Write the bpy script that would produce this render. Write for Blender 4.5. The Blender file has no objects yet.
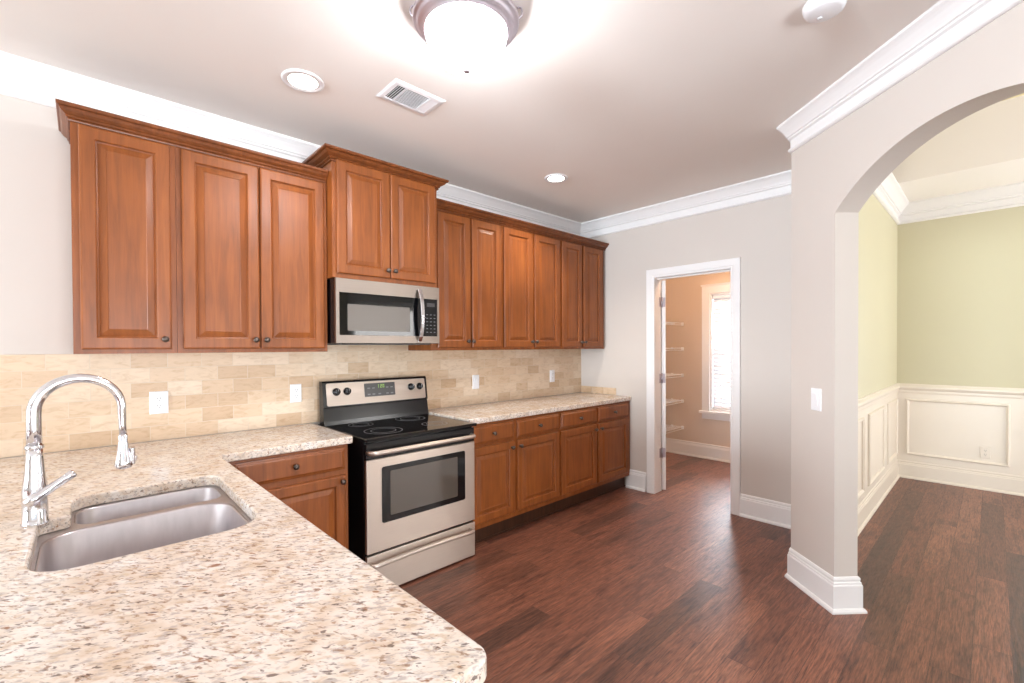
import bpy, bmesh, math, random
from mathutils import Vector, Matrix
C = bpy.context.scene
COL = C.collection
PI = math.pi

# ------------------------------------------------------------------ camera
cam = bpy.data.objects.new('camera', bpy.data.cameras.new('camera'))
COL.objects.link(cam); C.camera = cam
yaw, pit, rol = math.radians(43.359), math.radians(-.599), math.radians(-.275)
F = Vector((math.sin(yaw)*math.cos(pit), math.cos(yaw)*math.cos(pit), math.sin(pit)))
R = Vector((math.cos(yaw), -math.sin(yaw), 0)); U = R.cross(F)
R2 = math.cos(rol)*R + math.sin(rol)*U; U2 = -math.sin(rol)*R + math.cos(rol)*U
M = Matrix((R2, U2, -F)).transposed().to_4x4(); M.translation = (-3.968, -3.108, 1.409)
cam.matrix_world = M
cam.data.sensor_width = 36; cam.data.lens = 36*454.134/1024
cam.data.shift_y = 10.494/1024
cam.data.clip_start = .05

# ------------------------------------------------------------------ world, daylight, exposure
w = bpy.data.worlds.new('sky'); C.world = w; w.use_nodes = True
bg = w.node_tree.nodes['Background']; bg.inputs[0].default_value = (.86, .93, 1, 1); bg.inputs[1].default_value = 1.0
C.view_settings.view_transform = 'Standard'; C.view_settings.look = 'None'
C.view_settings.gamma = 1; C.view_settings.use_curve_mapping = False
C.view_settings.exposure = 0.34

def area(name, loc, direction, sx, sy, power, col):
    L = bpy.data.lights.new(name, 'AREA'); L.shape = 'RECTANGLE'; L.size = sx; L.size_y = sy
    L.energy = power; L.color = col
    o = bpy.data.objects.new(name, L); COL.objects.link(o); o.location = loc
    o.rotation_euler = Vector(direction).to_track_quat('-Z', 'Y').to_euler()
    return o
DAY = (.80, .91, 1.0); WARM = (1, .80, .58)
# daylight coming in through each window (the light stands just outside its opening)
# (tilted up, some steeply, to brighten the ceilings as sunny ground outside would)
area('daylight_rear_window', (-5.9, -7.35, 1.35), (0, 1, .9), 2.4, 2.1, 40, DAY)
area('daylight_fill_rear_door', (-3.5, -7.7, .75), (.1, 1, 1.5), 1.9, 1.9, 285, (.88, .94, 1.0))  # unseen door; its steep upward light is added to fill the ceiling
area('daylight_left_window', (-12.35, -2.6, 1.35), (1, 0, .6), 3.4, 2.0, 960, DAY)
area('daylight_dining_window', (2.72, -4.55, 1.5), (-1, 0, .6), 1.9, 1.9, 70, DAY)
area('daylight_dining_front_window', (1.0, -6.55, 1.4), (0, 1, .5), 2.3, 1.9, 140, (.97, .96, .95))
area('daylight_pantry_window', (2.03, -1.06, 1.35), (-1, 0, 0), .8, 1.5, 300, DAY)

# ------------------------------------------------------------------ material helpers
def lin(c):
    return tuple(((v/255)/12.92 if v/255 <= .04045 else ((v/255+.055)/1.055)**2.4) for v in c)+(1,)
class Mat:
    def __init__(s, name):
        s.m = bpy.data.materials.new(name); s.m.use_nodes = True
        s.t = s.m.node_tree; s.b = s.t.nodes['Principled BSDF']
    def n(s, typ, **kw):
        nd = s.t.nodes.new(typ)
        for k, v in kw.items():
            if k in nd.inputs: nd.inputs[k].default_value = v
            else: setattr(nd, k, v)
        return nd
    def l(s, a, ao, b, bi): s.t.links.new(a.outputs[ao], b.inputs[bi])
    def set(s, **kw):
        for k, v in kw.items(): s.b.inputs[k.replace('_', ' ')].default_value = v
        return s
    def coord(s, scale, out='Object', rnd=False):
        tc = s.n('ShaderNodeTexCoord'); mp = s.n('ShaderNodeMapping'); mp.inputs['Scale'].default_value = scale
        if rnd:
            oi = s.n('ShaderNodeObjectInfo'); mu = s.n('ShaderNodeVectorMath', operation='SCALE')
            mu.inputs[0].default_value = (37, 19, 53); s.l(oi, 'Random', mu, 'Scale')
            ad = s.n('ShaderNodeVectorMath', operation='ADD'); s.l(tc, out, ad, 0); s.l(mu, 0, ad, 1); s.l(ad, 0, mp, 0)
        else: s.l(tc, out, mp, 0)
        return mp
    def ramp(s, src, so, stops):
        r = s.n('ShaderNodeValToRGB'); e = r.color_ramp.elements
        while len(e) < len(stops): e.new(.5)
        for el, (p, c) in zip(e, stops): el.position = p; el.color = c
        s.l(src, so, r, 0); return r
    def mix(s, fac, fo, a, b, mode='MIX'):
        m = s.n('ShaderNodeMix', data_type='RGBA', blend_type=mode)
        if fac is None: m.inputs[0].default_value = fo
        else: s.l(fac, fo, m, 0)
        for i, x in ((6, a), (7, b)):
            if isinstance(x, tuple): m.inputs[i].default_value = x
            else: s.t.links.new(x, m.inputs[i])
        return m
    def bump(s, src, so, strength, dist=.01):
        b = s.n('ShaderNodeBump', Strength=strength, Distance=dist)
        s.l(src, so, b, 'Height'); s.l(b, 0, s.b, 'Normal'); return b
def flat(name, col, rough=.5, metal=0, **kw):
    m = Mat(name); m.set(Base_Color=lin(col), Roughness=rough, Metallic=metal, **kw); return m.m
def painted(name, col, rough=.6, bump=.04):
    m = Mat(name); m.set(Roughness=rough)
    mp = m.coord((1, 1, 1)); nz = m.n('ShaderNodeTexNoise', Scale=3.0, Detail=2.0); m.l(mp, 0, nz, 0)
    c = lin(col); d = tuple(v*.97 for v in c[:3])+(1,)
    mx = m.mix(nz, 0, d, c); m.t.links.new(mx.outputs[2], m.b.inputs[0])
    n2 = m.n('ShaderNodeTexNoise', Scale=160.0, Detail=2.0); m.l(mp, 0, n2, 0); m.bump(n2, 0, bump, .002)
    return m.m
def emit(name, col, strength):
    m = Mat(name); m.set(Base_Color=lin(col), Emission_Color=lin(col), Emission_Strength=strength); return m.m

def wood(name, dark, mid, light, rough=.3):
    m = Mat(name)
    mp = m.coord((14, 14, 1.1), rnd=True)
    n1 = m.n('ShaderNodeTexNoise', Scale=2.2, Detail=6.0, Roughness=.6, Distortion=.5); m.l(mp, 0, n1, 0)
    r = m.ramp(n1, 0, [(.22, lin(dark)), (.5, lin(mid)), (.8, lin(light))])
    mp2 = m.coord((90, 90, 3.0), rnd=True)
    n2 = m.n('ShaderNodeTexNoise', Scale=2.0, Detail=3.0); m.l(mp2, 0, n2, 0)
    r2 = m.ramp(n2, 0, [(.3, (.84, .82, .8, 1)), (.7, (1.06, 1.06, 1.06, 1))])
    mx = m.mix(None, .5, r.outputs[0], r2.outputs[0], 'MULTIPLY')
    mp3 = m.coord((3, 3, 2), rnd=True)
    n3 = m.n('ShaderNodeTexNoise', Scale=2.0, Detail=2.0); m.l(mp3, 0, n3, 0)
    r3 = m.ramp(n3, 0, [(.3, (.86, .84, .82, 1)), (.72, (1.08, 1.08, 1.08, 1))])
    mx2 = m.mix(None, 1.0, mx.outputs[2], r3.outputs[0], 'MULTIPLY')
    m.t.links.new(mx2.outputs[2], m.b.inputs[0])
    m.set(Roughness=rough, Coat_Weight=.12, Coat_Roughness=.3, Specular_IOR_Level=.38)
    m.bump(n2, 0, .03, .001)
    return m.m

def floor_mat():
    m = Mat('hand_scraped_plank_floor')
    mp = m.coord((1, 1, 1))
    br = m.n('ShaderNodeTexBrick', offset=.37, offset_frequency=2, squash=1.0, Scale=1.0)
    br.inputs['Color1'].default_value = (0, 0, 0, 1); br.inputs['Color2'].default_value = (1, 1, 1, 1)
    br.inputs['Mortar'].default_value = (.5, .5, .5, 1)
    br.inputs['Mortar Size'].default_value = .0014; br.inputs['Mortar Smooth'].default_value = .1
    br.inputs['Brick Width'].default_value = .93; br.inputs['Row Height'].default_value = .127
    m.l(mp, 0, br, 0)
    base = m.ramp(br, 0, [(0, lin((84, 56, 46))), (.10, lin((100, 65, 51))), (.25, lin((116, 74, 58))), (.75, lin((124, 80, 63))), (1, lin((138, 92, 72)))])
    # grain follows the boards
    sep = m.n('ShaderNodeVectorMath', operation='ADD'); m.l(mp, 0, sep, 0); m.l(br, 0, sep, 1)
    g = m.n('ShaderNodeMapping'); g.inputs['Scale'].default_value = (2.6, 42, 1); m.l(sep, 0, g, 0)
    n1 = m.n('ShaderNodeTexNoise', Scale=2.0, Detail=6.0, Roughness=.65, Distortion=.9); m.l(g, 0, n1, 0)
    r1 = m.ramp(n1, 0, [(.34, (.40, .36, .37, 1)), (.48, (.95, .94, .93, 1)), (.68, (1.38, 1.3, 1.24, 1))])
    mx = m.mix(None, .8, base.outputs[0], r1.outputs[0], 'MULTIPLY')
    k = m.n('ShaderNodeMapping'); k.inputs['Scale'].default_value = (2.2, 9, 1); m.l(sep, 0, k, 0)
    n2 = m.n('ShaderNodeTexNoise', Scale=1.6, Detail=4.0, Roughness=.55); m.l(k, 0, n2, 0)
    r2 = m.ramp(n2, 0, [(.30, (.42, .38, .41, 1)), (.45, (.92, .9, .9, 1)), (.8, (1.2, 1.16, 1.12, 1))])
    mx2 = m.mix(None, .85, mx.outputs[2], r2.outputs[0], 'MULTIPLY')
    f = m.n('ShaderNodeMapping'); f.inputs['Scale'].default_value = (9, 150, 1); m.l(sep, 0, f, 0)
    n4 = m.n('ShaderNodeTexNoise', Scale=1.5, Detail=4.0, Roughness=.7); m.l(f, 0, n4, 0)
    r4 = m.ramp(n4, 0, [(.38, (.5, .46, .45, 1)), (.5, (1, 1, 1, 1)), (.64, (1.45, 1.38, 1.32, 1))])
    mx2 = m.mix(None, .8, mx2.outputs[2], r4.outputs[0], 'MULTIPLY')
    mx3 = m.mix(br, 1, mx2.outputs[2], lin((80, 50, 40)))
    m.t.links.new(mx3.outputs[2], m.b.inputs[0])
    m.set(Roughness=.40, Coat_Weight=.12, Coat_Roughness=.3)
    s = m.n('ShaderNodeMapping'); s.inputs['Scale'].default_value = (5.5, 22, 1); m.l(sep, 0, s, 0)
    n3 = m.n('ShaderNodeTexNoise', Scale=2.0, Detail=2.5); m.l(s, 0, n3, 0)
    b1 = m.n('ShaderNodeBump', Strength=.45, Distance=.006); m.l(n3, 0, b1, 'Height')
    b2 = m.n('ShaderNodeBump', Strength=.5, Distance=.0015, invert=True); m.l(br, 1, b2, 'Height'); m.l(b1, 0, b2, 'Normal')
    m.l(b2, 0, m.b, 'Normal')
    return m.m

def granite_mat():
    m = Mat('cream_granite')
    mp = m.coord((1, 1, 1), 'Object')
    n0 = m.n('ShaderNodeTexNoise', Scale=14.0, Detail=4.0); m.l(mp, 0, n0, 0)
    base = m.ramp(n0, 0, [(.3, lin((212, 192, 170))), (.48, lin((228, 216, 203))), (.7, lin((236, 229, 222)))])
    def fleck(prev, scale, detail, lo, hi, col, off=0.0, amt=1.0, st=.4, rot=.7):
        q = m.n('ShaderNodeMapping'); q.inputs['Location'].default_value = (off, off*1.7, off*.6)
        q.inputs['Scale'].default_value = (1, st, 1)
        q0 = m.n('ShaderNodeMapping'); q0.inputs['Rotation'].default_value = (0, 0, rot-1.5); m.l(mp, 0, q0, 0); m.l(q0, 0, q, 0)
        nz = m.n('ShaderNodeTexNoise', Scale=scale*1.3, Detail=detail, Roughness=.6, Distortion=.35); m.l(q, 0, nz, 0)
        rr = m.ramp(nz, 0, [(lo, (0, 0, 0, 1)), (hi, (amt, amt, amt, 1))])
        return m.mix(rr, 0, prev, lin(col)).outputs[2]
    c = fleck(base.outputs[0], 55, 3, .52, .64, (204, 180, 154), off=3.1, amt=.75)
    c = fleck(c, 70, 3, .53, .64, (176, 164, 158), off=7.7, amt=.7, rot=.5)
    c = fleck(c, 78, 3, .57, .67, (146, 112, 88), off=13.3, amt=.8, rot=.9)
    c = fleck(c, 42, 3, .65, .70, (148, 96, 60), off=29.3, amt=.8)
    c = fleck(c, 95, 2, .61, .68, (100, 84, 78), off=21.9, amt=.8, rot=.6)
    m.t.links.new(c, m.b.inputs[0]); m.set(Roughness=.16)
    return m.m

def tile_mat(name='travertine_subway_tile', swap=False):
    m = Mat(name)
    tc = m.n('ShaderNodeTexCoord'); sp = m.n('ShaderNodeSeparateXYZ'); m.l(tc, 'Object', sp, 0)
    cb = m.n('ShaderNodeCombineXYZ'); m.l(sp, 1 if swap else 0, cb, 0); m.l(sp, 2, cb, 1)
    br = m.n('ShaderNodeTexBrick', offset=.5, Scale=1.0)
    br.inputs['Color1'].default_value = (0, 0, 0, 1); br.inputs['Color2'].default_value = (1, 1, 1, 1)
    br.inputs['Mortar'].default_value = (.5, .5, .5, 1); br.inputs['Mortar Size'].default_value = .0016; br.inputs['Mortar Smooth'].default_value = .2
    br.inputs['Brick Width'].default_value = .1555; br.inputs['Row Height'].default_value = .0785
    m.l(cb, 0, br, 0)
    base = m.ramp(br, 0, [(0, lin((200, 170, 138))), (.3, lin((214, 187, 157))), (.65, lin((219, 195, 167))), (1, lin((226, 205, 181)))])
    ad = m.n('ShaderNodeVectorMath', operation='ADD'); m.l(cb, 0, ad, 0); m.l(br, 0, ad, 1)
    q = m.n('ShaderNodeMapping'); q.inputs['Scale'].default_value = (9, 26, 1); m.l(ad, 0, q, 0)
    n1 = m.n('ShaderNodeTexNoise', Scale=1.4, Detail=5.0, Roughness=.6, Distortion=1.2); m.l(q, 0, n1, 0)
    r1 = m.ramp(n1, 0, [(.28, (.80, .72, .62, 1)), (.5, (1, 1, 1, 1)), (.75, (1.07, 1.07, 1.07, 1))])
    mx = m.mix(None, .8, base.outputs[0], r1.outputs[0], 'MULTIPLY')
    mx2 = m.mix(br, 1, mx.outputs[2], lin((214, 196, 174)))
    m.t.links.new(mx2.outputs[2], m.b.inputs[0]); m.set(Roughness=.42)
    m.n
    b2 = m.n('ShaderNodeBump', Strength=.5, Distance=.002, invert=True); m.l(br, 1, b2, 'Height'); m.l(b2, 0, m.b, 'Normal')
    return m.m

def steel(name, col=(206, 193, 182), rough=.45, axis=(1, 1, 120), aniso=.65):
    m = Mat(name); mp = m.coord(axis)
    n1 = m.n('ShaderNodeTexNoise', Scale=6.0, Detail=2.0); m.l(mp, 0, n1, 0)
    c = lin(col); r = m.ramp(n1, 0, [(.3, tuple(v*.9 for v in c[:3])+(1,)), (.7, c)])
    m.l(r, 0, m.b, 0)
    rr = m.n('ShaderNodeMapRange'); m.l(n1, 0, rr, 0); rr.inputs[3].default_value = rough*.8; rr.inputs[4].default_value = rough*1.25
    m.l(rr, 0, m.b, 'Roughness'); m.set(Metallic=1.0)
    if aniso:
        tg = m.n('ShaderNodeTangent', direction_type='RADIAL', axis='Z'); m.l(tg, 0, m.b, 'Tangent'); m.set(Anisotropic=aniso, Anisotropic_Rotation=.25)
    return m.m

def pane_mat(name='window_glass'):
    m = Mat(name); t = m.t; t.nodes.remove(m.b)
    tr = m.n('ShaderNodeBsdfTransparent'); gl = m.n('ShaderNodeBsdfGlossy', Roughness=.02)
    lw = m.n('ShaderNodeFresnel', IOR=1.45); mx = m.n('ShaderNodeMixShader')
    m.l(lw, 0, mx, 0); m.l(tr, 0, mx, 1); m.l(gl, 0, mx, 2)
    m.l(mx, 0, t.nodes['Material Output'], 0); return m.m

WALL = painted('warm_greige_wall_paint', (212, 203, 195))
WALLD = painted('pale_green_wall_paint', (204, 198, 170))
CEIL = painted('ceiling_paint', (245, 239, 233), .8)
TRAY = painted('tray_ceiling_paint', (232, 220, 178), .8)
TRIM = painted('white_trim_paint', (240, 238, 237), .35, .01)
WAIN = painted('cream_wainscot_paint', (232, 222, 208), .35, .01)
PANT = painted('pantry_wall_paint', (220, 204, 190))
FLOOR = floor_mat(); GRAN = granite_mat(); TILE = tile_mat(); TILE2 = tile_mat('travertine_side_tile', True)
CAB = wood('cinnamon_maple', (114, 61, 24), (139, 76, 31), (158, 91, 40), .38)
CABD = wood('cinnamon_maple_crown', (94, 50, 24), (118, 65, 32), (136, 78, 41), .36)
TOE = wood('shaded_toe_kick', (52, 30, 18), (66, 39, 24), (80, 48, 30), .4)  # same cabinet wood, with the shade near the floor put into its colour
INSIDE = flat('cabinet_interior', (180, 140, 100), .6)
KNOB = flat('pewter_knob', (98, 88, 82), .32, .9)
STEEL = steel('brushed_stainless'); STEELM = steel('microwave_stainless', (168, 157, 148)); STEELV = steel('brushed_sink_steel', (206, 201, 203), .36, (8, 8, 2), 0)
WGLASS2 = flat('microwave_window_glass', (104, 97, 90), .35, 0)
CHROME = flat('chrome', (225, 225, 228), .08, 1)
NICKEL = flat('brushed_nickel', (196, 188, 196), .4, 1)
BLACK = flat('black_enamel', (16, 15, 17), .22, 0)
BGLASS = flat('black_glass', (9, 9, 11), .05, 0)
WGLASS = flat('oven_window_glass', (80, 72, 64), .06, 0, Coat_Weight=.6)
GREYP = flat('dark_grey_panel', (52, 50, 50), .3)
WHITE = flat('white_plastic', (238, 238, 240), .35)
DARKH = flat('dark_slot', (40, 38, 38), .6)
RING = flat('burner_marking', (120, 118, 120), .3)
MARK = flat('key_marking', (190, 190, 190), .4)
LED = emit('clock_digits', (150, 190, 90), .25)
GLASSW = emit('lit_frosted_glass', (248, 250, 255), 52.0)
GLASSP = emit('lit_amber_glass', (255, 212, 172), 96.0)
CAN = emit('lit_lamp_lens', (255, 246, 232), 9.0)
WIRE = flat('white_wire', (250, 250, 250), .4)
_m = Mat('blind_slat'); _m.set(Base_Color=lin((225, 225, 228)), Roughness=.5)
_t = _m.n('ShaderNodeBsdfTranslucent', Color=lin((235, 236, 240))); _x = _m.n('ShaderNodeMixShader'); _x.inputs[0].default_value = .07
_m.l(_m.b, 0, _x, 1); _m.l(_t, 0, _x, 2); _m.l(_x, 0, _m.t.nodes['Material Output'], 0); SLAT = _m.m
PANE = pane_mat()
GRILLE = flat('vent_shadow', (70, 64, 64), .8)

# ------------------------------------------------------------------ mesh helpers
class MB:
    def __init__(s): s.bm = bmesh.new()
    def face(s, vs, smooth=False):
        try: f = s.bm.faces.new(vs); f.smooth = smooth; return f
        except ValueError: return None
    def box(s, x0, x1, y0, y1, z0, z1, b=0, seg=1):
        t = bmesh.new()
        vs = [t.verts.new((x, y, z)) for x in (x0, x1) for y in (y0, y1) for z in (z0, z1)]
        for q in ((0, 1, 3, 2), (4, 6, 7, 5), (0, 4, 5, 1), (2, 3, 7, 6), (0, 2, 6, 4), (1, 5, 7, 3)): t.faces.new([vs[i] for i in q])
        if b: bmesh.ops.bevel(t, geom=t.edges[:], offset=b, segments=seg, affect='EDGES', profile=.5)
        s.add(t); return s
    def add(s, t, mat=None):
        bmesh.ops.recalc_face_normals(t, faces=t.faces[:])
        mp = {v: s.bm.verts.new(mat @ v.co if mat else v.co) for v in t.verts}
        for f in t.faces:
            nf = s.face([mp[v] for v in f.verts], f.smooth)
        t.free()
    def rings(s, rings, smooth=True, caps=(True, True), closed=True):
        t = bmesh.new()
        rv = [[t.verts.new(p) for p in r] for r in rings]
        n = len(rv[0])
        for a, b in zip(rv, rv[1:]):
            for i in range(n if closed else n-1):
                j = (i+1) % n
                try: f = t.faces.new((a[i], a[j], b[j], b[i])); f.smooth = smooth
                except ValueError: pass
        if caps[0]: t.faces.new(rv[0][::-1])
        if caps[1]: t.faces.new(rv[-1])
        s.add(t); return s
    def lathe(s, prof, o, axis='z', seg=28, smooth=True):
        # prof: (radius, height) list; axis: direction of growth
        ax = {'z': (0, 0, 1), '-y': (0, -1, 0), '-z': (0, 0, -1)}[axis] if isinstance(axis, str) else axis
        ax = Vector(ax).normalized(); u = ax.orthogonal().normalized(); v = ax.cross(u); o = Vector(o)
        rr = [[o + ax*h + (u*math.cos(2*PI*k/seg) + v*math.sin(2*PI*k/seg))*max(r, 1e-4) for k in range(seg)] for r, h in prof]
        return s.rings(rr, smooth)
    def tube(s, pts, rad, seg=10, smooth=True):
        pts = [Vector(p) for p in pts]; n = len(pts); rr = []
        rad = rad if isinstance(rad, (list, tuple)) else [rad]*n
        prev = None
        for i, p in enumerate(pts):
            d = (pts[min(i+1, n-1)]-pts[max(i-1, 0)]).normalized()
            u = d.orthogonal().normalized() if prev is None else (prev - d*prev.dot(d)).normalized()
            prev = u; v = d.cross(u)
            rr.append([p + (u*math.cos(2*PI*k/seg)+v*math.sin(2*PI*k/seg))*rad[i] for k in range(seg)])
        return s.rings(rr, smooth)
    def sweep(s, path, prof, fn, closed=False):
        # path of 2D points, profile of (offset to the right of travel, height), mitred; fn maps (x, y, h) to 3D
        P = [Vector(p) for p in path]; n = len(P); rr = []
        for i in range(n):
            ds = []
            if closed or i > 0: ds.append((P[i]-P[i-1]).normalized())
            if closed or i < n-1: ds.append((P[(i+1) % n]-P[i]).normalized())
            ns = [Vector((d.y, -d.x)) for d in ds]
            m = ns[0] if len(ns) == 1 else (ns[0]+ns[1])/(1+ns[0].dot(ns[1]))
            rr.append([fn(P[i].x+m.x*o, P[i].y+m.y*o, h) for o, h in prof])
        if closed: rr.append(rr[0])
        return s.rings(rr, False, (not closed, not closed))
    def poly(s, pts, fn0, fn1, holes=()):
        # 2D outline (with holes) extruded between two 2D->3D maps
        t = bmesh.new()
        for fn in (fn0, fn1):
            es = []
            for loop in [pts]+list(holes):
                vs = [t.verts.new(fn(*p)) for p in loop]
                es += [t.edges.new((vs[i], vs[(i+1) % len(vs)])) for i in range(len(vs))]
            bmesh.ops.triangle_fill(t, use_beauty=True, use_dissolve=True, edges=es)
        t.verts.ensure_lookup_table()
        tot = sum(len(l) for l in [pts]+list(holes)); k = 0
        for loop in [pts]+list(holes):
            n = len(loop)
            for i in range(n):
                a, b = k+i, k+(i+1) % n
                t.faces.new([t.verts[q] for q in (a, b, b+tot, a+tot)])
            k += n
        s.add(t); return s
    def rectloft(s, x0, x1, z0, z1, prof):
        # nested rectangles facing -Y: (inset, y)
        rr = [[(x0+i, y, z0+i), (x1-i, y, z0+i), (x1-i, y, z1-i), (x0+i, y, z1-i)] for i, y in prof]
        return s.rings(rr, False)

def finish(name, mb, mat, parent=None, root_loc=None, local=False):
    me = bpy.data.meshes.new(name)
    bm = mb.bm
    if parent is None:
        xs = [v.co for v in bm.verts]
        loc = Vector(((min(v.x for v in xs)+max(v.x for v in xs))/2, (min(v.y for v in xs)+max(v.y for v in xs))/2, min(v.z for v in xs)))
    else:
        r = parent
        while r.parent: r = r.parent
        loc = Vector((0, 0, 0)) if local else r.location.copy()
    bmesh.ops.translate(bm, verts=bm.verts[:], vec=-loc)
    bm.to_mesh(me); bm.free()
    o = bpy.data.objects.new(name, me); COL.objects.link(o)
    if parent is None: o.location = loc
    else: o.parent = parent
    for m in (mat if isinstance(mat, (list, tuple)) else [mat]): me.materials.append(m)
    return o
def struct(name, mb, mat):
    # the setting keeps world coordinates so that patterns run on
    me = bpy.data.meshes.new(name); mb.bm.to_mesh(me); mb.bm.free()
    o = bpy.data.objects.new(name, me); COL.objects.link(o); me.materials.append(mat); o['kind'] = 'structure'; return o
def tag(o, label, cat, group=None):
    o['label'] = label; o['category'] = cat
    if group: o['group'] = group
    return o
def thing(name, label, cat, loc, rotz=0, group=None):
    o = bpy.data.objects.new(name, None); COL.objects.link(o); o.location = loc; o.rotation_euler = (0, 0, rotz)
    o.empty_display_size = .1
    return tag(o, label, cat, group)
def rounded(corners, seg=6):
    out = []; n = len(corners)
    for i, (x, y, r) in enumerate(corners):
        p = Vector((x, y)); a = Vector(corners[i-1][:2]); b = Vector(corners[(i+1) % n][:2])
        if r <= 0: out.append((x, y)); continue
        da, db = (a-p).normalized(), (b-p).normalized()
        half = da.angle(db)/2; d = r/math.tan(half); c = p+(da+db).normalized()*(r/math.sin(half))
        s0 = p+da*d-c; s1 = p+db*d-c
        a0 = math.atan2(s0.y, s0.x); da_ = (math.atan2(s1.y, s1.x)-a0+PI) % (2*PI)-PI
        for k in range(seg+1):
            t = a0+da_*k/seg; out.append((c.x+r*math.cos(t), c.y+r*math.sin(t)))
    return out

# ------------------------------------------------------------------ the setting
H = 2.738
CX, CY = -.857, -2.271                 # where the dividing wall bends into the arch wall
AX, AY = math.sin(math.radians(41)), math.cos(math.radians(41))   # the arch wall runs along (-AX, -AY)
S0 = .350                              # width of the pier; the arch starts there
def diag(s, off=0): return (CX-AX*(S0+s)+AY*off, CY-AY*(S0+s)-AX*off)   # s along the arch wall from the jamb, off = depth behind its kitchen face
ARCH_W, SPR, RISE, S_END, TH = 1.17, 2.109, .228, 1.52, .128
BX = CX+AY*TH-AX*(2.40+CY-AX*TH)/AY   # where its back meets the dining room's left wall
END = diag(S_END); ENDB = diag(S_END, TH)

struct('floor', MB().box(-12.2, 2.6, -7.2, .12, -.05, 0), FLOOR)
struct('ceiling', MB().poly([(-12.1, .05), (1.8, .05), (1.8, -2.33), (-.85, -2.33), diag(0, .05), diag(S_END, .05), (END[0]+.04, -7.1), (-12.1, -7.1)],
       lambda x, y: (x, y, H), lambda x, y: (x, y, H+.06)), CEIL)
struct('wall_back', MB().box(-12.1, 1.84, 0, .12, 0, H+.05), WALL)
dy0, dy1, dzt = -.893, -1.592, 2.062   # pantry door opening
struct('wall_right', MB().poly([(0, 0), (0, H+.05), (-2.272, H+.05), (-2.272, 0), (dy1-.02, 0), (dy1-.02, dzt+.02), (dy0+.02, dzt+.02), (dy0+.02, 0)],
       lambda y, z: (0, y, z), lambda y, z: (.115, y, z)), WALL)
struct('wall_divider', MB().poly([(CX, CY), (2.52, CY), (2.52, -2.335), (CX+.017, -2.335)],
       lambda x, y: (x, y, 0), lambda x, y: (x, y, 3.4)), WALL)
struct('wall_dining_left', MB().poly([(CX+.017, -2.335), (2.52, -2.335), (2.52, -2.40), (BX, -2.40)],
       lambda x, y: (x, y, 0), lambda x, y: (x, y, 3.4)), WALLD)
a_ = []
Rr = ((ARCH_W/2)**2+RISE**2)/(2*RISE); th = math.asin(ARCH_W/2/Rr)
for k in range(33):
    t = th-2*th*k/32; a_.append((ARCH_W/2+Rr*math.sin(t), SPR+RISE-Rr+Rr*math.cos(t)))
outl = [(-S0, 0), (-S0, 2.95), (S_END, 2.95), (S_END, 0), (ARCH_W, 0)]+a_+[(0, 0)]
def bk(s, z):
    p = (BX, -2.40) if s < -.3 else (ENDB if s > S_END-.01 else diag(s, TH)); return (p[0], p[1], z)
struct('wall_arch', MB().poly(outl, lambda s, z: (*diag(s), z), bk), WALL)
struct('wall_hall', MB().poly([END, ENDB, (ENDB[0], -7.1), (END[0], -7.1)], lambda x, y: (x, y, 0), lambda x, y: (x, y, 2.95)), WALL)

def wall_with_holes(name, u0, u1, z1, holes, fn0, fn1, mat):
    return struct(name, MB().poly([(u0, 0), (u1, 0), (u1, z1), (u0, z1)], fn0, fn1, [[(a, c), (b, c), (b, d), (a, d)] for a, b, c, d in holes]), mat)
wall_with_holes('wall_rear', -12.1, 2.52, 2.95, [(-7.1, -4.7, .7, 2.3), (-4.4, -2.6, .05, 2.3)], lambda x, z: (x, -7, z), lambda x, z: (x, -7.12, z), WALL)
wall_with_holes('wall_left', -7.0, 0, H+.05, [(-4.35, -.85, .5, 2.45)], lambda y, z: (-12, y, z), lambda y, z: (-12.12, y, z), WALL)
wall_with_holes('wall_dining_back', -6.2, -2.40, 3.4, [(-5.4, -3.75, .75, 2.35)], lambda y, z: (2.40, y, z), lambda y, z: (2.52, y, z), WALLD)
wall_with_holes('wall_dining_front', ENDB[0], 2.40, 3.4, [(-.2, 2.2, .7, 2.35)], lambda x, z: (x, -6.2, z), lambda x, z: (x, -6.32, z), WALLD)
PW = (-1.45, -.675, .60, 2.075)
wall_with_holes('wall_pantry', -2.272, 0, H+.05, [PW], lambda y, z: (1.72, y, z), lambda y, z: (1.84, y, z), PANT)
struct('wall_pantry_left', MB().box(.116, 1.719, -.006, 0, 0, H), PANT)
# dining ceiling: low band along the back wall, sloped side, raised tray
tray = [(2.45, 2.90), (1.5, 2.90), (1.15, 3.27), (-.05, 3.27), (-.4, 2.90), (-2.15, 2.90), (-2.15, 3.36), (2.45, 3.36)]
struct('ceiling_dining', MB().poly(tray[:2]+[(1.5, 2.96), (2.45, 2.96)], lambda x, z: (x, -2.398, z), lambda x, z: (x, -6.25, z))
       .poly([(1.5, 2.90), (1.15, 3.27), (1.18, 3.33), (1.5, 2.97)], lambda x, z: (x, -2.398, z), lambda x, z: (x, -6.25, z))
       .poly([(-.4, 2.90), (-.05, 3.27), (-.08, 3.33), (-.4, 2.97)], lambda x, z: (x, -2.398, z), lambda x, z: (x, -6.25, z)), CEIL)
struct('ceiling_dining_tray', MB().box(-.05, 1.15, -6.25, -2.398, 3.27, 3.33), TRAY)
struct('ceiling_dining_low', MB().poly([(-.4, -2.40), (-.4, -6.25), (ENDB[0]-.03, -6.25), (ENDB[0]-.03, ENDB[1]), diag(.3, TH-.02), (BX-.02, -2.40)], lambda x, y: (x, y, 2.90), lambda x, y: (x, y, 2.96)), CEIL)

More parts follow.
